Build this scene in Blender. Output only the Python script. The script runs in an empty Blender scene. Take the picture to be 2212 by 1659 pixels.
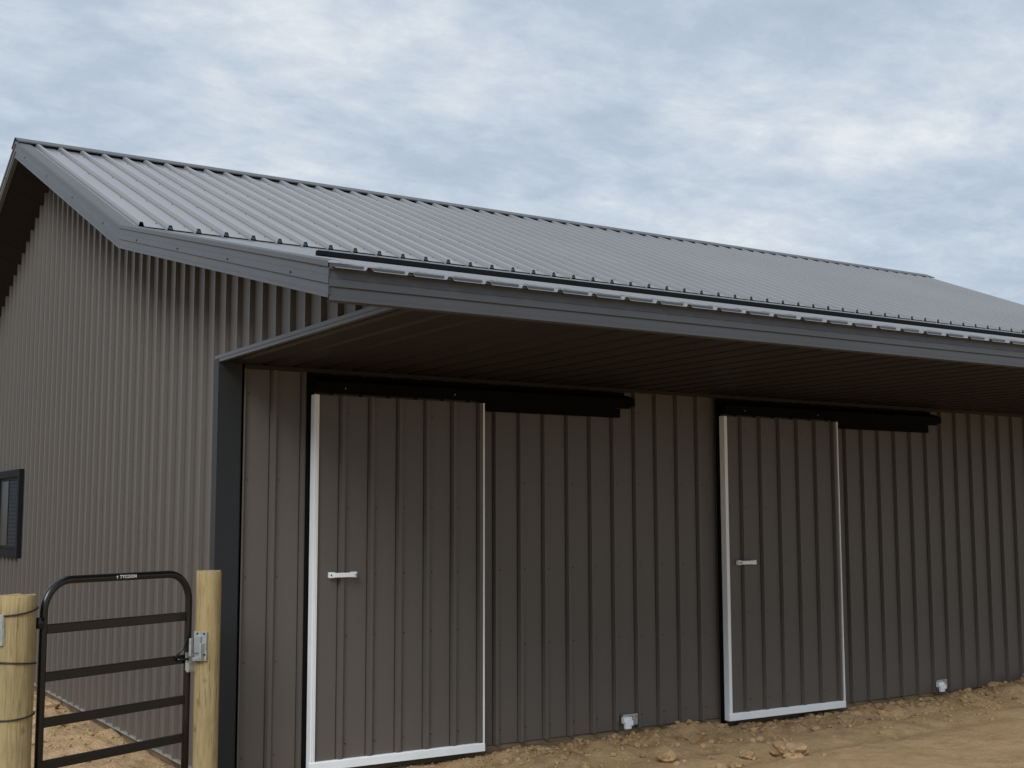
import bpy, math, random
from mathutils import Vector, Matrix, noise
random.seed(7)
sc=bpy.context.scene; COL=sc.collection
S=.2286
# ------------------------------------------------------------ camera
CAM=Vector((-2.8603,-8.2522,1.7646)); yaw,pit,rol=1.0057,.1034,.0021
fw=Vector((math.cos(yaw)*math.cos(pit),math.sin(yaw)*math.cos(pit),math.sin(pit)))
rt=Vector((math.sin(yaw),-math.cos(yaw),0)); up=rt.cross(fw)
r2=(rt-up*rol).normalized(); u2=(up+rt*rol).normalized()
cd=bpy.data.cameras.new('camera'); cam=bpy.data.objects.new('camera',cd); COL.objects.link(cam)
M=Matrix((r2,u2,-fw)).transposed().to_4x4(); M.translation=CAM; cam.matrix_world=M
cd.sensor_width=36; cd.lens=2685.2/2212*36; cd.clip_end=3000; cd.clip_start=.05
sc.camera=cam
sc.view_settings.view_transform='Standard'; sc.view_settings.look='None'; sc.view_settings.exposure=0
def ground_at(px,py,z=-.05):       # where a pixel's ray meets the ground
    d=fw+rt*((px-1106)/2685.2)+up*((829.5-py)/2685.2)
    t=(z-CAM.z)/d.z; return CAM+d*t
# ------------------------------------------------------------ materials
class NT:
    def __init__(s,name):
        s.m=bpy.data.materials.new(name); s.m.use_nodes=True; s.t=s.m.node_tree
        s.b=s.t.nodes['Principled BSDF']; s.tc=s.n('ShaderNodeTexCoord')
    def n(s,k,**kw):
        x=s.t.nodes.new(k)
        for a,v in kw.items(): setattr(x,a,v)
        return x
    def l(s,a,b): s.t.links.new(a,b)
    def noise(s,scale,detail=4,rough=.55,stretch=(1,1,1),dist=0,loc=(0,0,0)):
        mp=s.n('ShaderNodeMapping'); mp.inputs['Scale'].default_value=stretch; mp.inputs['Location'].default_value=loc
        s.l(s.tc.outputs['Object'],mp.inputs['Vector'])
        x=s.n('ShaderNodeTexNoise'); x.inputs['Scale'].default_value=scale; x.inputs['Detail'].default_value=detail
        x.inputs['Roughness'].default_value=rough; x.inputs['Distortion'].default_value=dist
        s.l(mp.outputs[0],x.inputs['Vector']); return x.outputs['Fac']
    def ramp(s,f,stops):
        r=s.n('ShaderNodeValToRGB'); e=r.color_ramp.elements
        while len(e)<len(stops): e.new(.5)
        for q,(p,c) in zip(e,stops): q.position=p; q.color=(*c,1) if len(c)==3 else c
        s.l(f,r.inputs[0]); return r.outputs[0]
    def mix(s,f,a,b,mode='MIX'):
        x=s.n('ShaderNodeMix',data_type='RGBA',blend_type=mode)
        for i,v in ((0,f),(6,a),(7,b)):
            if hasattr(v,'is_linked'): s.l(v,x.inputs[i])
            elif i==0: x.inputs[0].default_value=v
            else: x.inputs[i].default_value=(*v,1)
        return x.outputs[2]
    def bump(s,f,strength,dist):
        b=s.n('ShaderNodeBump'); b.inputs['Strength'].default_value=strength; b.inputs['Distance'].default_value=dist
        s.l(f,b.inputs['Height']); s.l(b.outputs[0],s.b.inputs['Normal'])
    def set(s,rough=.5,metal=0,spec=.5,col=None):
        s.b.inputs['Roughness'].default_value=rough; s.b.inputs['Metallic'].default_value=metal
        s.b.inputs['Specular IOR Level'].default_value=spec
        if col is not None:
            if hasattr(col,'is_linked'): s.l(col,s.b.inputs['Base Color'])
            else: s.b.inputs['Base Color'].default_value=(*col,1)
        return s.m
def siding(name,c,rough=.55,dust=.5,spec=.6):
    m=NT(name)
    f=m.noise(1.3,5,.6,(1,1,.35)); g=m.noise(260,2,.5)
    col=m.mix(m.ramp(f,[(.3,(0,0,0)),(.7,(1,1,1))]),tuple(v*.94 for v in c),tuple(v*1.06 for v in c))
    col=m.mix(m.ramp(g,[(.35,(0,0,0)),(.65,(1,1,1))]),col,tuple(v*1.35 for v in c))
    if dust:
        sp=m.n('ShaderNodeSeparateXYZ'); m.l(m.tc.outputs['Object'],sp.inputs[0])
        mr=m.n('ShaderNodeMapRange'); mr.inputs[1].default_value=.45; mr.inputs[2].default_value=-.05
        m.l(sp.outputs[2],mr.inputs[0])
        mu=m.n('ShaderNodeMath',operation='MULTIPLY'); m.l(mr.outputs[0],mu.inputs[0]); m.l(m.noise(6,5,.65),mu.inputs[1])
        mu2=m.n('ShaderNodeMath',operation='MULTIPLY'); m.l(mu.outputs[0],mu2.inputs[0]); mu2.inputs[1].default_value=dust
        col=m.mix(mu2.outputs[0],col,(.25,.17,.10))
    m.bump(g,.15,.0004)
    return m.set(rough,0,spec,col)
def metal(name,c,rough,met=0,spec=.5,var=.12,scale=3,bump=.0):
    m=NT(name); f=m.noise(scale,5,.6)
    col=m.mix(m.ramp(f,[(.3,(0,0,0)),(.7,(1,1,1))]),tuple(v*(1-var) for v in c),tuple(v*(1+var) for v in c))
    if bump: m.bump(m.noise(scale*.8,2,.5),bump,.01)
    return m.set(rough,met,spec,col)
M_side=siding('brown_crinkle_steel',(.079,.071,.065),.46,.25,.5)
M_gable=siding('brown_crinkle_steel_gable',(.074,.066,.059),.48,.3,.5)
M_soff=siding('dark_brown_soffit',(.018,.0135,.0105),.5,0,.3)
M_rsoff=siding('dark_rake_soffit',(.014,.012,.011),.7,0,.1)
M_roof=metal('charcoal_roof_steel',(.28,.28,.288),.28,.35,.6,.05,.7,.03)
M_trim=metal('charcoal_trim_steel',(.062,.065,.072),.42,.1,.5,.06,2,.04)
M_dtrim=metal('dark_corner_trim',(.018,.021,.024),.55,0,.3,.08)
M_frame=metal('dark_window_frame',(.008,.010,.012),.75,0,.1,.08)
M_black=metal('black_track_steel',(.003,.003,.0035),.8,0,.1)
M_white=metal('white_channel',(.80,.84,.87),.45,0,.5,.04,5)
M_edge=metal('pale_sheet_edge',(.30,.31,.33),.4,.3,.5,.1,12)
M_galv=metal('galvanised_steel',(.42,.46,.46),.38,.6,.5,.25,30)
M_gate=metal('black_gate_paint',(.006,.006,.007),.28,0,.5)
M_wire=metal('black_wire',(.012,.012,.012),.5)
M_screw=metal('dark_screw',(.035,.033,.033),.4,.2)
M_decal=metal('white_decal',(.8,.8,.8),.5)
M_glass=metal('dark_window_glass',(.005,.007,.009),.3,0,.06)
m=NT('pale_window_screen'); wv=m.n('ShaderNodeTexWave',bands_direction='Z'); wv.inputs['Scale'].default_value=7; m.l(m.tc.outputs['Object'],wv.inputs['Vector'])
M_blind=m.set(.7,0,.08,m.ramp(wv.outputs['Fac'],[(.3,(.012,.016,.022)),(.6,(.024,.032,.044))]))
def wood(name,loc):
    m=NT(name)
    a=m.noise(9,8,.7,(5,5,.30),1.6,loc); b=m.noise(2.6,5,.65,(1,1,.7),.5,loc); c=m.noise(38,4,.7,(3,3,.10),0,loc); k=m.noise(5,2,.5,(1,1,.8),.2,(loc[0]+9,1,2))
    col=m.ramp(a,[(.25,(.20,.14,.065)),(.42,(.30,.225,.11)),(.58,(.39,.305,.165)),(.8,(.28,.21,.10))])
    col=m.mix(m.ramp(b,[(.45,(0,0,0)),(.7,(.7,.7,.7))]),col,(.225,.20,.10))
    col=m.mix(m.ramp(c,[(.56,(0,0,0)),(.68,(.8,.8,.8))]),col,(.11,.075,.038))
    col=m.mix(m.ramp(k,[(.69,(0,0,0)),(.75,(1,1,1))]),col,(.08,.045,.022))
    m.bump(c,.6,.003); return m.set(.9,0,.15,col)
M_wood=wood('treated_pine',(0,0,0)); M_wood2=wood('treated_pine_greener',(3,5,1))
m=NT('skirt_board'); M_skirt=m.set(.8,0,.2,m.ramp(m.noise(4,6,.6,(.4,.4,4)),[(.3,(.10,.07,.04)),(.7,(.26,.20,.12))]))
def dirt(name,k=1.):
    m=NT(name)
    a=m.noise(.9,6,.6,dist=.6); b=m.noise(7,8,.7); c=m.noise(60,6,.75); d=m.noise(1.6,5,.6,(1,2.2,1),.8,(4,2,0))
    col=m.ramp(b,[(.28,(.28,.178,.090)),(.5,(.43,.288,.155)),(.72,(.53,.375,.215))])
    col=m.mix(m.ramp(a,[(.42,(0,0,0)),(.7,(.7,.7,.7))]),col,(.48,.31,.155))
    col=m.mix(m.ramp(d,[(.54,(0,0,0)),(.68,(.6,.6,.6))]),col,(.25,.15,.070))
    col=m.mix(m.ramp(c,[(.4,(0,0,0)),(.75,(.6,.6,.6))]),col,(.60,.455,.30))
    v=m.n('ShaderNodeTexVoronoi'); v.inputs['Scale'].default_value=45; m.l(m.tc.outputs['Object'],v.inputs['Vector'])
    ad=m.n('ShaderNodeMath',operation='ADD'); m.l(c,ad.inputs[0]); m.l(b,ad.inputs[1])
    vm=m.n('ShaderNodeMath',operation='MULTIPLY'); m.l(v.outputs['Distance'],vm.inputs[0]); vm.inputs[1].default_value=.5
    ad2=m.n('ShaderNodeMath',operation='SUBTRACT'); m.l(ad.outputs[0],ad2.inputs[0]); m.l(vm.outputs[0],ad2.inputs[1])
    m.bump(ad2.outputs[0],.75,.02); return m.set(.95,0,.15,col)
M_dirt=dirt('tan_sandy_dirt'); M_clod=dirt('dry_clod_dirt')
# ------------------------------------------------------------ mesh builder
class MB:
    def __init__(s): s.v=[];s.f=[];s.mi=[];s.sm=[]
    def add(s,vs,fs,mi=0,sm=False):
        o=len(s.v); s.v+= [tuple(v) for v in vs]
        for f in fs: s.f.append(tuple(i+o for i in f)); s.mi.append(mi); s.sm.append(sm)
    def box(s,x0,x1,y0,y1,z0,z1,mi=0,M=None):
        vs=[Vector((x,y,z)) for x in (x0,x1) for y in (y0,y1) for z in (z0,z1)]
        if M: vs=[M@v for v in vs]
        s.add(vs,[(0,1,3,2),(4,6,7,5),(0,4,5,1),(2,3,7,6),(0,2,6,4),(1,5,7,3)],mi)
    def strip(s,A,B,mi=0,sm=False):     # quads between two equal polylines
        n=len(A); s.add(list(A)+list(B),[(i,i+1,n+i+1,n+i) for i in range(n-1)],mi,sm)
    def prism(s,prof,f0,f1,mi=0):       # closed section between two ends, capped
        n=len(prof); s.add([f0(p) for p in prof]+[f1(p) for p in prof],[(i,(i+1)%n,n+(i+1)%n,n+i) for i in range(n)]+[tuple(range(n))[::-1],tuple(range(n,2*n))],mi)
    def tube(s,pts,r,seg=12,mi=0,sq=None,closed=False):
        pts=[Vector(p) for p in pts]; N=len(pts); rings=[]; prev=None
        for i,p in enumerate(pts):
            if closed: t=(pts[(i+1)%N]-pts[i-1]).normalized()
            else: t=(pts[min(i+1,N-1)]-pts[max(i-1,0)]).normalized()
            ref=Vector((0,0,1)) if abs(t.z)<.9 else Vector((1,0,0))
            if prev is not None: ref=prev
            a=(ref-t*ref.dot(t)).normalized(); prev=a; b=t.cross(a)
            rings.append([p+a*r*math.cos(2*math.pi*k/seg)+b*r*math.sin(2*math.pi*k/seg) for k in range(seg)])
        vs=[v for R in rings for v in R]; fs=[]
        for i in range(N if closed else N-1):
            j=(i+1)%N
            for k in range(seg): fs.append((i*seg+k,i*seg+(k+1)%seg,j*seg+(k+1)%seg,j*seg+k))
        if not closed: fs+= [tuple(range(seg))[::-1],tuple(range((N-1)*seg,N*seg))]
        s.add(vs,fs,mi,True)
    def dot(s,c,n,r=.006,h=.004,mi=0):
        c=Vector(c); n=Vector(n).normalized(); a=n.orthogonal().normalized(); b=n.cross(a)
        R=[c+(a*math.cos(k*math.pi/3)+b*math.sin(k*math.pi/3))*r for k in range(6)]
        s.add(R+[p*1+n*h for p in R],[(i,(i+1)%6,6+(i+1)%6,6+i) for i in range(6)]+[tuple(range(6,12))],mi)
    def build(s,name,mats,parent=None,bevel=0):
        me=bpy.data.meshes.new(name); me.from_pydata(s.v,[],s.f)
        for mm in (mats if isinstance(mats,(list,tuple)) else [mats]): me.materials.append(mm)
        me.polygons.foreach_set('material_index',s.mi); me.polygons.foreach_set('use_smooth',s.sm); me.update()
        o=bpy.data.objects.new(name,me); COL.objects.link(o)
        if parent:
            o.parent=parent; o.matrix_parent_inverse=root_inv(parent)
        if bevel:
            b=o.modifiers.new('bevel','BEVEL'); b.width=bevel; b.segments=2; b.limit_method='ANGLE'
        return o
def root_inv(p):
    q=p; loc=Vector((0,0,0))
    while q: loc+=q.location; q=q.parent
    return Matrix.Translation(-loc)
def tag(o,label=None,cat=None,group=None,kind=None):
    for k,v in (('label',label),('category',cat),('group',group),('kind',kind)):
        if v: o[k]=v
    return o
def empty(name,loc):
    o=bpy.data.objects.new(name,None); COL.objects.link(o); o.location=loc; return o
def ribs(u0,u1,off,h=.028,base=.044,top=.026,mh=0,sp=S,groove=.009,gd_=.012):
    pts=[(u0,0.)]; k=math.floor((u0-off)/sp)-1
    while True:
        c=off+k*sp; k+=1
        if c>u1+base: break
        cand=[]
        if groove: cand+=[(c-base/2-groove,0),(c-base/2-groove*.85,-gd_),(c-base/2-groove*.1,-gd_)]
        cand+=[(c-base/2,0),(c-top/2,h),(c+top/2,h),(c+base/2,0)]
        if mh:
            for q in (1/3,2/3):
                e=c+q*sp; cand+=[(e-.012,0),(e-.005,mh),(e+.005,mh),(e+.012,0)]
        for p in cand:
            if u0+1e-4<p[0]<u1-1e-4: pts.append(p)
    pts.append((u1,0.)); return pts
# ------------------------------------------------------------ barn dimensions
R=14.16; XL=-.396; XE=13.76; P=2.71
YB,ZB,YR,ZR=1.176,3.949,5.505,5.728; ZE=2.992
TM=(ZR-ZB)/(YR-YB); TP=(ZB-ZE)/(YB+P); YK=11.40; YW=11.01
def roofz(y):
    if y<YB: return ZB+TP*(y-YB)
    if y<YR: return ZB+TM*(y-YB)
    return ZR-TM*(y-YR)
SOF=2.797
barn=empty('barn',(0,0,0))
tag(barn,'long dark brown ribbed steel barn with grey metal roof and deep porch overhang','barn')
# front wall
X0=.1585
m=MB(); pr=ribs(.02,XE,X0)
m.strip([(u,-d,.015) for u,d in pr],[(u,-d,SOF+.01) for u,d in pr])
for z in (.12,.75,1.33,2.0,2.6):
    k=0
    while X0+k*S<XE-.1:
        m.dot((X0+k*S+.045,-.0005,z+random.uniform(-.004,.004)),(0,-1,0),.0055,.004,1); k+=1
fwall=m.build('front_wall',[M_side,M_screw],barn)
# gable wall (near) : main part + porch return
m=MB(); pr=ribs(-.02,YW,.09)
m.strip([(-d,u,.016) for u,d in pr][::-1],[(-d,u,roofz(u)-(.10 if u<YR else .30)) for u,d in pr][::-1])
pr2=ribs(-P+.03,-.02,.09)
m.strip([(-d,u,2.825) for u,d in pr2][::-1],[(-d,u,roofz(u)-.1) for u,d in pr2][::-1])
for z in (.12,.75,1.35,2.0,2.62,3.2,3.8,4.4):
    k=-12
    while .09+k*S<YW:
        y=.09+k*S+.045; k+=1
        if y<-P+.1 or z>roofz(y)-.3 or (y<0 and z<2.85): continue
        m.dot((-.0005,y,z),(-1,0,0),.0055,.004,1)
m.build('gable_wall',[M_gable,M_screw],barn)
m=MB(); pr=ribs(0,YW,.09); m.strip([(XE+d,u,.016) for u,d in pr],[(XE+d,u,roofz(u)-.12) for u,d in pr])
m.strip([(XE,-P+.03,2.82),(XE,0,2.82)],[(XE,-P+.03,roofz(-P)-.1),(XE,0,roofz(0)-.1)])
m.build('far_gable_wall',M_gable,barn)
m=MB(); pr=ribs(0,XE,.1); m.strip([(u,YW+d,.016) for u,d in pr],[(u,YW+d,roofz(YW)-.1) for u,d in pr]); m.build('back_wall',M_side,barn)
# skirt board
m=MB(); m.box(.0,XE,.014,.05,-.25,.03); m.box(.014,.05,.06,YW,-.25,.03); m.build('skirt_board',M_skirt,barn)
m=MB(); m.box(-.024,.0,.02,YW,.004,.018); m.build('base_trim',M_galv,barn)
# corner trim
m=MB(); m.prism([(-.030,.05),(-.030,-.04),(.135,-.04),(.135,-.028),(.16,-.028),(.16,-.001),(.0,-.001),(0,.05)],lambda p:(p[0],p[1],-.05),lambda p:(p[0],p[1],2.822)); m.build('corner_trim',M_dtrim,barn)
# porch gable bottom trim
m=MB(); m.box(-.032,.02,-P+.03,.045,2.822,2.846); m.box(-.028,.01,-P+.03,.0,2.80,2.8215); m.build('porch_edge_trim',M_trim,barn)
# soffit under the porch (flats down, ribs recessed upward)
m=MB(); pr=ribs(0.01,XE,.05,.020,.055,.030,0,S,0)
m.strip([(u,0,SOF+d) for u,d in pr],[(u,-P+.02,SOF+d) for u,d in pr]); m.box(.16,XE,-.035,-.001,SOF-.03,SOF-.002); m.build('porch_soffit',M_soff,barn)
# roof sheets
def roofz2(y,name):
    if name=='porch_roof': return ZB+TP*(y-YB)
    if name=='main_roof': return ZB+TM*(y-YB)
    return ZR-TM*(y-YR)
def roof_sheet(name,ya,yb,dz,sub=1,screws=(),edge=False,h=.034,base=.046,top=.024,gr=.020,close=0):
    m=MB(); pr=ribs(XL,R,.02,h,base,top,.0,S,gr,.010)
    A=[(u,ya,roofz2(ya,name)+dz+d) for u,d in pr]; B=[(u,yb,roofz2(yb,name)+dz+d) for u,d in pr]
    m.strip(A,B)
    if edge: m.strip([(a[0],a[1]-.001,a[2]-.0025) for a in A],[(a[0],a[1]-.001,a[2]+.0008) for a in A],2)
    if name=='main_roof':   # turned-down step closing the pans at the pitch break
        zt=roofz2(ya,name)+dz-.0105; zb=roofz2(ya,'porch_roof')-.03
        m.add([(XL,ya+.004,zb),(R,ya+.004,zb),(R,ya+.004,zt),(XL,ya+.004,zt)],[(0,1,2,3)])
    if close:               # foam closures set back inside each open rib end
        k=0
        while .02+k*S<R-.1:
            c=.02+k*S; k+=1; z=roofz2(ya+.010,name)+dz
            m.add([(c-base/2+.002,ya+.010,z-.001),(c+base/2-.002,ya+.010,z-.001),(c+top/2-.001,ya+.010,z+h-.003),(c-top/2+.001,ya+.010,z+h-.003)],[(0,1,2,3)],3)
    for y in screws:
        k=0
        while .02+k*S<R-.1:
            z=roofz2(y,name)+dz
            m.dot((.02+k*S-.06,y,z),(0,-.3,1),.0055,.004,1)
            k+=1
    return m.build(name,[M_roof,M_screw,M_edge,M_trim],barn)
roof_sheet('porch_roof',-P-.050,YB+.36,-.022,1,(-1.9,-.5,.9),True,.017,.044,.024,0,1)
roof_sheet('main_roof',YB+.14,YR,-.012,1,(1.5,2.6,3.8,5.0),True,close=1)
roof_sheet('back_roof',YR,YK,-.012)
# dark closure and ridge cap
m=MB(); m.prism([(YR-.13,ZR-TM*.13-.003),(YR-.13,ZR-TM*.13+.0190),(YR-.10,ZR-TM*.10+.0190),(YR-.10,ZR-TM*.10-.003)],lambda p:(XL+.02,*p),lambda p:(R-.02,*p)); m.build('ridge_closure',M_dtrim,barn)
m=MB(); a=.165
prof=[(YR-a,ZR-TM*a+.016),(YR-a,ZR-TM*a+.029),(YR-.03,ZR+.024),(YR,ZR+.038),(YR+.03,ZR+.024),(YR+a,ZR-TM*a+.029),(YR+a,ZR-TM*a+.016)]
m.strip([(XL-.02,*p) for p in prof],[(R+.02,*p) for p in prof]); m.build('ridge_cap',M_trim,barn)
# snow bar
m=MB(); y=-2.45; z=roofz(y)+.016
m.box(XL+.030,R,y-.03,y+.0,z,z+.024)
m.build('snow_bar',M_frame,barn)
# rake trims & fascia
PRF=[(-.11,-.004),(.0,-.006),(.014,.002),(.014,.028),(.004,.036),(.004,.070),(.011,.076),(.011,.112),(.003,.118),(.003,.158),(.014,.166),(.014,.182),(-.03,.186)]
def rake(name,pts,side,o=0,dz=0):
    m=MB(); X=XL if side<0 else R
    for (ya,za),(yb,zb) in zip(pts[:-1],pts[1:]):
        m.strip([(X+side*(q+o),ya,za-dn+dz) for q,dn in PRF],[(X+side*(q+o),yb,zb-dn+dz) for q,dn in PRF])
    for (ya,za),(yb,zb) in zip(pts[:-1],pts[1:]):
        n=max(2,int(abs(yb-ya)/.9))
        for i in range(n):
            t=(i+.5)/n; m.dot((X+side*(.011+o),ya+(yb-ya)*t,za+(zb-za)*t-.095+dz),(side,0,0),.007,.005,1)
    return m.build(name,[M_trim,M_screw],barn)
for s in (-1,1):
    rake('rake_trim',[(YB-.02,ZB-.02*TM),(YR,ZR),(YK,roofz(YK))],s)
    rake('porch_rake_trim',[(-P-.012,ZE-.003),(YB,ZB)],s,.006,.004)
m=MB()
m.strip([(XL-.014,-P-q,ZE-.010-dn) for q,dn in PRF],[(R+.01,-P-q,ZE-.010-dn) for q,dn in PRF])
m.build('fascia',M_trim,barn)
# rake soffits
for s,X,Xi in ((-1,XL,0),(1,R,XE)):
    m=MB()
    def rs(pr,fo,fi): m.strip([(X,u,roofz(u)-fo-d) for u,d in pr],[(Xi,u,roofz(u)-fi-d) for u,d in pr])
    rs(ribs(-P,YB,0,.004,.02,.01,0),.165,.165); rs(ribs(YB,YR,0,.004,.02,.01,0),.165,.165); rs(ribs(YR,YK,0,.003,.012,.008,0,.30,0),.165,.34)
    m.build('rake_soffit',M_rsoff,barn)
m=MB(); m.strip([(XL,YK+q,roofz(YK)-dn) for q,dn in PRF],[(R,YK+q,roofz(YK)-dn) for q,dn in PRF]); m.build('back_fascia',M_trim,barn)
# sliding doors
H=2.603; W=1.394
def door(xd,first,lab):
    m=MB(); pr=ribs(xd,xd+W,first)
    m.strip([(u,-.085-d,.02) for u,d in pr],[(u,-.085-d,H) for u,d in pr])
    m.box(xd,xd+W,-.070,-.045,.0,H)
    for z in (.16,.9,1.33,1.8,2.48):
        k=0
        while first+k*S<xd+W-.06: m.dot((first+k*S+.045,-.0855,z),(0,-1,0),.0055,.004,1); k+=1
    d=m.build('sliding_door',[M_side,M_screw],barn); d['label']=lab
    m=MB(); m.prism([(xd-.003,-.050),(xd-.003,-.112),(xd+.022,-.112),(xd+.022,-.106),(xd+.036,-.106),(xd+.036,-.087),(xd+.003,-.087),(xd+.003,-.050)],lambda p:(*p,0),lambda p:(*p,H)); m.build('edge_channel',M_white,d)
    m=MB(); m.box(xd+W-.009,xd+W+.004,-.116,-.044,0,H); m.build('edge_channel',M_white,d)
    m=MB(); m.prism([(-.088,.0),(-.118,.0),(-.118,.052),(-.113,.060),(-.088,.060)],lambda p:(xd-.010,*p),lambda p:(xd+W+.006,*p)); m.build('bottom_rail',M_white,d)
    m=MB(); hx=xd+.125; hz=1.332
    for e in (0,.17): m.box(hx+e,hx+e+.040,-.124,-.086,hz-.020,hz+.020)
    m.box(hx+.022,hx+.188,-.146,-.130,hz-.016,hz+.016)
    m.add([(hx+.03,-.1245,hz-.015),(hx+.03,-.1245,hz+.015),(hx+.045,-.1299,hz+.015),(hx+.045,-.1299,hz-.015)],[(0,1,2,3)])
    m.add([(hx+.175,-.1245,hz-.015),(hx+.175,-.1245,hz+.015),(hx+.16,-.1299,hz+.015),(hx+.16,-.1299,hz-.015)],[(0,1,2,3)])
    m.dot((hx+.010,-.1241,hz),(0,-1,0),.007,.004,1); m.dot((hx+.200,-.1241,hz),(0,-1,0),.007,.004,1)
    m.build('handle',[M_white,M_screw],d,.004)
    m=MB(); m.box(xd-.032,xd+.02,-.042,-.030,-.03,SOF-.035); m.box(xd-.032,xd+2.80,-.0410,-.0295,H+.03,SOF-.037); m.build('door_trim_and_panel',M_black,barn)  # black jamb trim, plus a plain black panel across the wall above the door
    m=MB(); xh=xd+2.84
    sec=[(-.046,H+.13),(-.135,H+.095),(-.135,H+.035),(-.127,H+.035),(-.127,H+.085),(-.046,H+.12)]
    m.prism(sec,lambda p:(xd,*p),lambda p:(xh,*p))
    m.add([(xh-.002,-.046,H+.122),(xh-.002,-.131,H+.088),(xh-.002,-.131,H+.035),(xh-.002,-.046,H+.035)],[(0,1,2,3)])
    hd=m.build('track_hood',M_black,barn)
    m=MB(); m.prism([(-.10,H+.02),(-.10,H+.07),(-.06,H+.07),(-.06,H+.02)],lambda p:(xd,*p),lambda p:(xh-.02,*p)); m.box(xd+W+.01,xh-.09,-.050,-.030,H-.055,H+.019); m.build('track_rail',M_black,hd)
    for e in (.22,1.12):
        m=MB(); m.box(xd+e,xd+e+.006,-.137,-.1355,H+.044,H+.056); m.build('hanger_bolt',M_edge,hd)
    return d
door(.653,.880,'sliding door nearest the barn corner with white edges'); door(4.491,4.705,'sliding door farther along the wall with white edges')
# floor guides on the wall
for gx,gz0 in ((3.42,.075),(7.26,.075)):
    m=MB(); m.box(gx-.01,gx+.14,-.036,-.0295,gz0-.03,gz0+.06,1)
    m.box(gx-.030,gx+.050,-.075,-.0365,gz0-.005,gz0+.045); m.box(gx-.030,gx+.030,-.095,-.070,gz0-.045,gz0+.010); m.box(gx+.0,gx+.045,-.10,-.085,gz0-.02,gz0+.022)
    for q in (.08,.12): m.dot((gx+q,-.0365,gz0+.04),(0,-1,0),.006,.004,2)
    m.build('door_guide',[M_white,M_galv,M_screw],barn,.003)
# window on the gable
ya,yb,za,zb=6.466,7.77,1.277,2.268
m=MB(); 
def fr(m,ya,yb,za,zb,w,x0,x1,mi=0):
    m.box(x0,x1,ya,ya+w,za,zb,mi); m.box(x0,x1,yb-w,yb,za,zb,mi); m.box(x0,x1,ya+w,yb-w,za,za+w,mi); m.box(x0,x1,ya+w,yb-w,zb-w,zb,mi)
fr(m,ya,yb,za,zb,.085,-.055,-.002); win=m.build('window',M_frame,barn,.004)
ym=(ya+yb)/2
m=MB(); fr(m,ya+.087,ym+.02,za+.087,zb-.087,.035,-.042,-.022); fr(m,ym-.015,yb-.087,za+.087,zb-.087,.035,-.036,-.0215); m.build('sash',M_frame,win)
m=MB(); m.box(-.0365,-.033,ya+.12,ym-.012,za+.12,zb-.12); m.build('pane',M_blind,win)
m=MB(); m.box(-.0325,-.031,ym+.022,yb-.12,za+.12,zb-.12); m.build('pane',M_glass,win)
# ------------------------------------------------------------ gate
GL=Vector((-1.299,-.889,0)); GR=Vector((-.328,-.433,0)); gd=(GR-GL).normalized(); gn=Vector((gd.y,-gd.x,0)); GW=(GR-GL).length
gate=empty('gate',(*((GL+GR)/2).xy,.0)); tag(gate,'black tubular steel walk gate with rounded bow top and flat rails','gate')
GP=lambda t,z,o=0:GL+gd*t+Vector((0,0,z))+gn*o
m=MB(); pts=[GP(0,.06),GP(0,.5),GP(0,1.0)]; r=.17; zt=1.39
for k in range(0,9): a=math.pi-k*math.pi/16; pts.append(GP(r+r*math.cos(a),zt-r+r*math.sin(a)))
for k in range(0,9): a=math.pi/2-k*math.pi/16; pts.append(GP(GW-r+r*math.cos(a),zt-r+r*math.sin(a)))
pts+=[GP(GW,1.0),GP(GW,.5),GP(GW,.06)]
m.tube(pts,.023,14); m.build('frame',M_gate,gate)
MG=Matrix((gd,-gn,Vector((0,0,1)))).transposed().to_4x4(); MG.translation=GL
for z in (1.122,.858,.608,.375,.13):
    m=MB(); m.box(.016,GW-.016,-.0125,.0125,z-.027,z+.027,0,MG); m.build('rail',M_gate,gate,.005)
for z in (1.16,.30):
    m=MB()
    m.tube([GP(-.028,z-.03),GP(-.028,z+.03)],.028,12); m.tube([GP(-.03,z),GP(-.10,z+.0)],.011,8); m.tube([GP(-.075,z-.01),GP(-.075,z+.045)],.014,8)
    m.build('hinge',M_gate,gate)
m=MB(); m.box(GW-.040,GW+.080,-.034,-.026,.79,.90,0,MG); m.box(GW-.04,GW+.03,-.056,-.035,.78,.84,0,MG); m.box(GW+.02,GW+.15,-.050,-.036,.85,.88,0,MG); m.box(GW+.03,GW+.09,-.06,-.034,.80,.83,0,MG)
m.build('latch',M_galv,gate,.002)
m=MB(); m.tube([GP(GW-.12,.875,.02),GP(GW-.06,.93,.03),GP(GW-.02,1.0,.03)],.007,8); m.tube([GP(GW-.10,.86,.02),GP(GW-.02,.86,.03)],.009,8); m.build('latch_lever',M_gate,gate)
# lettering on the bow
tcu=bpy.data.curves.new('lettering','FONT'); tcu.body='TYCOON'; tcu.size=.027; tcu.offset=.0006; tcu.extrude=.0004; tcu.align_x='CENTER'; tcu.align_y='CENTER'; tcu.space_character=1.12
to=bpy.data.objects.new('tmp',tcu); COL.objects.link(to); bpy.context.view_layer.update()
me=bpy.data.meshes.new_from_object(to.evaluated_get(bpy.context.evaluated_depsgraph_get())); bpy.data.objects.remove(to)
m=MB(); MT=Matrix((gd,Vector((0,0,1)),gn)).transposed().to_4x4(); MT.translation=GP(GW*.53,zt+.001,.0242)
m.add([MT@v.co for v in me.vertices],[tuple(p.vertices) for p in me.polygons])
m.add([MT@(Vector((x-.082,y*.8,0))) for x,y in ((-.008,.004),(0,.013),(.008,.004),(.0025,.004),(.0025,-.012),(-.0025,-.012),(-.0025,.004))],[(0,6,5,4,3,2,1)])
m.build('lettering',M_decal,gate)
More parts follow.
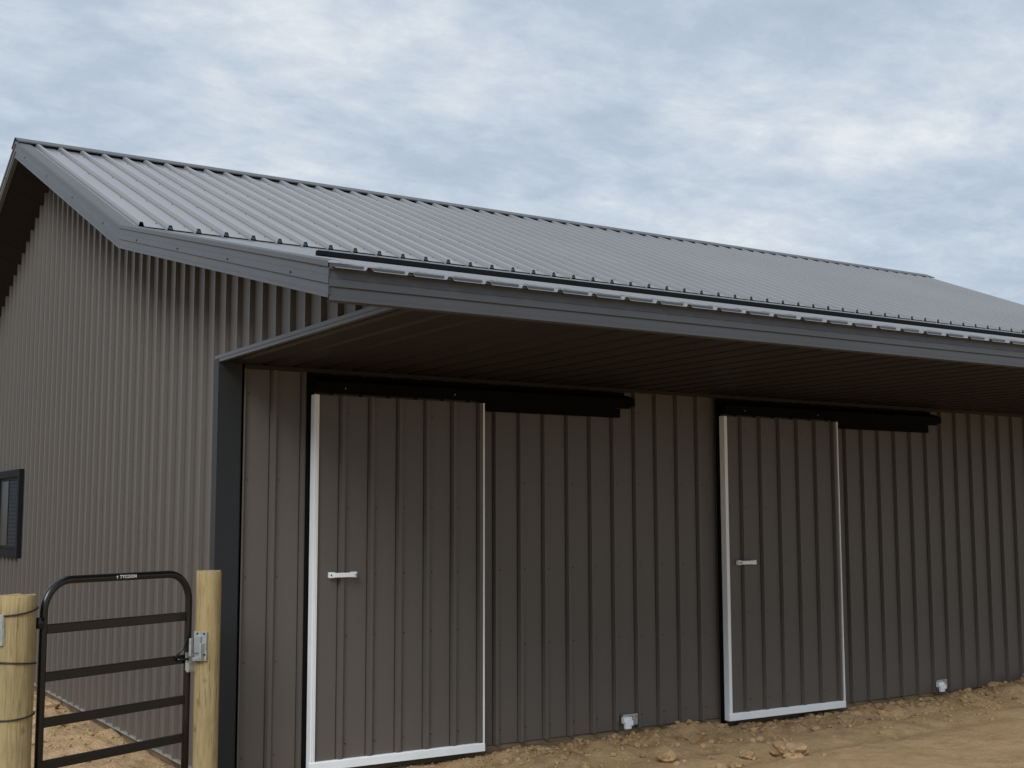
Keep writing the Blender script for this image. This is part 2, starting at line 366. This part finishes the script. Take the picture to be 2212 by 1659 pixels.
# ------------------------------------------------------------ posts
def post(name,x,y,rad,top,mat,label,seed):
    root=empty(name,(x,y,-.1)); tag(root,label,'post')
    m=MB(); seg=40; rows=24; zs=[-.25+(top+.25)*i/(rows-1) for i in range(rows)]; vs=[];fs=[]
    for i,z in enumerate(zs+[top+.004]):
        for k in range(seg):
            a=2*math.pi*k/seg; q=rad*(1+.04*noise.noise(Vector((math.cos(a)*1.3+seed,math.sin(a)*1.3,z*1.5)))+.018*noise.noise(Vector((math.cos(a)*6,math.sin(a)*6+seed,z*3))))
            if i==rows: q*=.955
            if i==rows-1: z0=top-.006
            else: z0=z
            vs.append((x+q*math.cos(a),y+q*math.sin(a),z0+(.010*noise.noise(Vector((math.cos(a)*2,math.sin(a)*2,seed))) if i>=rows-1 else 0)))
    for i in range(rows):
        for k in range(seg): fs.append((i*seg+k,i*seg+(k+1)%seg,(i+1)*seg+(k+1)%seg,(i+1)*seg+k))
    m.add(vs,fs,0,True); m.add(vs[-seg:],[tuple(range(seg))],0,False)
    m.build('timber',mat,root); return root
lp=post('fence_post',-1.452,-.935,.103,1.316,M_wood2,'thick round timber post with black wires wrapped round it, left of the gate',3.1)
rp=post('gate_post',-.214,-.481,.078,1.400,M_wood,'slimmer round timber post beside the barn corner, with gate latch catch',9.4)
for z,tl in ((1.235,.02),(.955,-.01),(.67,.012),(.375,-.015)):
    m=MB(); pts=[]
    for k in range(36):
        a=2*math.pi*k/36; pts.append((-1.452+.110*math.cos(a),-.935+.110*math.sin(a),z+tl*math.sin(a+1)))
    m.tube(pts,.0048,6,0,None,True)
    m.build('wire_wrap',M_wire,lp)
def facing(px,py,rad,left,z):
    c=Vector((px,py)); cdir=(CAM.to_2d()-c).normalized(); sd=Vector((cdir.y,-cdir.x))
    if sd.dot(rt.to_2d())>0: sd=-sd
    n=(cdir*math.sqrt(rad*rad-left*left)+sd*left).normalized()   # outward normal of the plate
    x=Vector((-n.y,n.x)); x=x if x.dot(rt.to_2d())>0 else -x
    q=c+n*rad
    return Matrix(((x.x,n.x,0,q.x),(x.y,n.y,0,q.y),(0,0,1,z),(0,0,0,1))),n
MPl,n=facing(-1.452,-.935,.100,.085,1.14)
m=MB(); m.box(-.05,.045,-.006,.012,-.085,.08,0,MPl); m.tube([MPl@Vector((-.005,.01,-.01)),MPl@Vector((-.005,.035,-.01))],.016,8); m.build('steel_plate',M_galv,lp,.003)
MPr,n=facing(-.214,-.481,.074,.040,.94)
m=MB(); m.box(-.045,.045,-.004,.012,-.09,.09,0,MPr); m.box(-.055,-.040,.012,.050,-.06,.05,0,MPr); m.box(.015,.030,.012,.045,-.075,.02,0,MPr); m.box(-.036,.012,.013,.026,-.04,.06,2,MPr); m.box(-.038,.028,.013,.036,-.088,-.068,0,MPr)
for a,b in ((-.02,.078),(.03,.078),(.036,-.05)): m.dot(MPr@Vector((a,.0125,b)),(n.x,n.y,0),.007,.006,1)
m.build('latch_catch',[M_galv,M_screw,M_edge],rp,.002)
# ------------------------------------------------------------ ground
def axis(a,b,st,far):
    n=int((b-a)/st); c=[a+(b-a)*i/n for i in range(n+1)]; d=st; lo=[];hi=[]; x=a
    while x>-far: d*=1.5; x-=d; lo.append(x)
    d=st; x=b
    while x<far: d*=1.5; x+=d; hi.append(x)
    return lo[::-1]+c+hi
def gz(x,y):
    v=Vector((x,y,0))
    inside=(x>.02 and y>.02 and x<XE and y<YW)
    if inside: return -.12
    n1=noise.fractal(v*.6,.8,2,4); n2=noise.fractal(v*3.1+Vector((7,1,0)),.9,2,5); n3=noise.fractal(v*9+Vector((3,3,2)),.7,2,4)
    z=-.055+.03*n1; far=1
    if x>-.2:
        w=math.exp(-((y+.32)/.38)**2); far=.5+.4*w
        if x<2.3: w*=max(0,min(1,(x-1.7)/.6))
        z+=w*(.030+.055*max(0,n2)+.026*abs(n3))
        z+=.05*math.exp(-((x-3.9)/.35)**2-((y+.22)/.2)**2)+.10*math.exp(-((x-8.6)/1.1)**2-((y+.2)/.45)**2)
        if x<2.3 and y>-1: z-=.012*max(0,min(1,(2.3-x)/.5))
        if 4.3<x<6.1 and y>-.7: z-=.03
    if y>-.6 and x<.4:
        w=math.exp(-((x+.3)/.35)**2); z+=w*(.02+.05*max(0,n2)+.015*abs(n3))
    z+=far*(.024*n2+.009*n3)
    # shallow wheel ruts running along the barn
    z-=.035*math.exp(-((y+1.15+.12*math.sin(x*.7))/.13)**2)*(x>3)
    if x>-.05 and -.15<y<.05 : z=min(z,-.015+ .03*(x>7.8))
    return z
xs=axis(-3.2,10.5,.034,600); ys=axis(-3.4,6.5,.034,600)
vs=[];fs=[]
for y in ys:
    for x in xs:
        near=-3.4<x<10.8 and -3.6<y<6.8 and not (x>.4 and y>.4)
        vs.append((x,y,gz(x,y) if near else -.07))
nx=len(xs)
for j in range(len(ys)-1):
    for i in range(nx-1): fs.append((j*nx+i,j*nx+i+1,(j+1)*nx+i+1,(j+1)*nx+i))
m=MB(); m.v=vs; m.f=fs; m.mi=[0]*len(fs); m.sm=[True]*len(fs)
tag(m.build('ground',M_dirt),kind='structure')
import bmesh
def ico(sub):
    bm=bmesh.new(); bmesh.ops.create_icosphere(bm,subdivisions=sub,radius=1)
    r=([v.co.copy() for v in bm.verts],[tuple(v.index for v in f.verts) for f in bm.faces]); bm.free(); return r
ICO={1:ico(1),2:ico(2),3:ico(3)}
def clod(m,c,s,seed,sub=2):
    rz=Matrix.Rotation(seed*1.7,3,'Z'); vs=[]
    for d in ICO[sub][0]:
        k=1+.55*noise.noise(d*1.1+Vector((seed,0,0)))+.3*noise.noise(d*2.7+Vector((0,seed,0)))
        if sub>1: k+=.16*noise.noise(d*6+Vector((0,0,seed)))
        vs.append(Vector(c)+rz@Vector((d.x*k*s[0],d.y*k*s[1],d.z*k*s[2])))
    m.add(vs,ICO[sub][1])
big=[(1710,1628,.135,'widest clod of dry dirt, at the bottom edge right of the far sliding door foot'),
 (1548,1557,.090,'rounded clod of dirt against the wall just left of the far sliding door'),
 (1440,1636,.080,'clod of dirt at the bottom edge between the two sliding doors'),
 (1612,1625,.065,'clod of dirt just left of the widest clod')]
for px,py,s,lab in big:
    g=ground_at(px,py,-.03); m=MB(); clod(m,(g.x,g.y,gz(g.x,g.y)+s*.25),(s*1.25,s*.9,s*.60),px*.37,3); tag(m.build('dirt_clod',M_clod),lab,'dirt clod')
for px,py,s in [(1555,1645,.055),(1590,1648,.045),(1500,1572,.045),(1475,1600,.04),(1640,1600,.04),(1760,1575,.045),(1905,1545,.045),(2150,1500,.06),(2090,1497,.07),(1090,1645,.045),(1250,1600,.045),(1330,1605,.04),(1850,1550,.04),(2000,1520,.045)]:
    g=ground_at(px,py,-.03); m=MB(); clod(m,(g.x,g.y,gz(g.x,g.y)+s*.3),(s*1.2,s*.9,s*.65),px*.77,2)
    tag(m.build('dirt_clod',M_clod),'small clod of dry dirt lying on churned soil along the front wall','dirt clod','small dirt clods along the front wall')
for i in range(10):
    x=random.uniform(-.75,-.15); y=random.uniform(.2,5.0); s=random.uniform(.035,.06); m=MB(); clod(m,(x,y,gz(x,y)+s*.25),(s*1.2,s*.9,s*.65),i*3.3,2)
    tag(m.build('dirt_clod',M_clod),'clod of dirt lying along the foot of the gable wall behind the gate','dirt clod','dirt clods behind the gate')
m=MB()
for i in range(3600):
    if i%4: x=random.uniform(.9,10); y=-abs(random.gauss(0,.40))-.03; sm=1
    else: x=-abs(random.gauss(0,.45))-.04; y=random.uniform(-.3,6.5); sm=.7
    s=(.005+.024*random.random()**3)*sm
    if .6<x<2.1 and s>.012: s=.01
    clod(m,(x,y,gz(x,y)+s*.3),(s*1.2,s,s*.7),i*.61,1)
tag(m.build('loose_soil',M_clod),'loose crumbs of tan soil scattered along the barn walls','soil',kind='stuff')
# ------------------------------------------------------------ sky and sun
SUN_EL,SUN_AZ=math.radians(40),math.radians(222)   # azimuth measured from +X, counter clockwise
w=bpy.data.worlds.new('World'); sc.world=w; w.use_nodes=True; t=w.node_tree; t.nodes.clear()
N=lambda k,**kw:(lambda x:[setattr(x,a,v) for a,v in kw.items()] and x or x)(t.nodes.new(k))
L=t.links.new
out=N('ShaderNodeOutputWorld'); bg=N('ShaderNodeBackground'); L(bg.outputs[0],out.inputs[0])
sky=N('ShaderNodeTexSky'); sky.sky_type='NISHITA'; sky.sun_disc=False; sky.sun_elevation=SUN_EL; sky.sun_rotation=math.pi/2-SUN_AZ
tc=N('ShaderNodeTexCoord'); sep=N('ShaderNodeSeparateXYZ'); L(tc.outputs['Generated'],sep.inputs[0])
def mth(op,a,b):
    x=N('ShaderNodeMath',operation=op)
    for i,v in ((0,a),(1,b)):
        if isinstance(v,(int,float)): x.inputs[i].default_value=v
        else: L(v,x.inputs[i])
    return x.outputs[0]
zz=mth('ADD',mth('MAXIMUM',sep.outputs[2],0.0),.18)
px=mth('DIVIDE',sep.outputs[0],zz); py=mth('DIVIDE',sep.outputs[1],zz)
cmb=N('ShaderNodeCombineXYZ'); L(px,cmb.inputs[0]); L(py,cmb.inputs[1])
def nz(scale,detail,rough,dist,loc,st=(1,1,1)):
    mp=N('ShaderNodeMapping'); mp.inputs['Location'].default_value=loc; mp.inputs['Scale'].default_value=st; L(cmb.outputs[0],mp.inputs[0])
    x=N('ShaderNodeTexNoise'); x.inputs['Scale'].default_value=scale; x.inputs['Detail'].default_value=detail; x.inputs['Roughness'].default_value=rough; x.inputs['Distortion'].default_value=dist
    L(mp.outputs[0],x.inputs[0]); return x.outputs['Fac']
big_=nz(1.2,3,.5,.4,(2.3,1.1,0)); mid=nz(3.6,9,.62,.25,(0,4.2,0)); fine=nz(10,9,.68,.3,(5,0,2),(1,1.4,1))
s1=mth('ADD',mth('MULTIPLY',big_,.42),mth('ADD',mth('MULTIPLY',mid,.38),mth('MULTIPLY',fine,.20)))
cr=N('ShaderNodeValToRGB'); e=cr.color_ramp.elements
stops=[(.35,(.385,.465,.57)),(.45,(.46,.54,.64)),(.52,(.56,.63,.71)),(.58,(.67,.72,.775)),(.66,(.84,.865,.885))]
while len(e)<len(stops): e.new(.5)
for q,(p,c) in zip(e,stops): q.position=p; q.color=(*c,1)
L(s1,cr.inputs[0])
mx=N('ShaderNodeMix',data_type='RGBA'); mx.inputs[0].default_value=.96
sc_=N('ShaderNodeVectorMath',operation='SCALE'); L(sky.outputs[0],sc_.inputs[0]); sc_.inputs['Scale'].default_value=.10
L(sc_.outputs[0],mx.inputs[6]); L(cr.outputs[0],mx.inputs[7]); L(mx.outputs[2],bg.inputs[0]); bg.inputs[1].default_value=1.08
ld=bpy.data.lights.new('sun','SUN'); ld.energy=2.3; ld.angle=math.radians(28); ld.color=(1,.985,.96)
lo=bpy.data.objects.new('sun',ld); COL.objects.link(lo)
dv=Vector((math.cos(SUN_EL)*math.cos(SUN_AZ),math.cos(SUN_EL)*math.sin(SUN_AZ),math.sin(SUN_EL)))
lo.rotation_euler=dv.to_track_quat('Z','Y').to_euler()
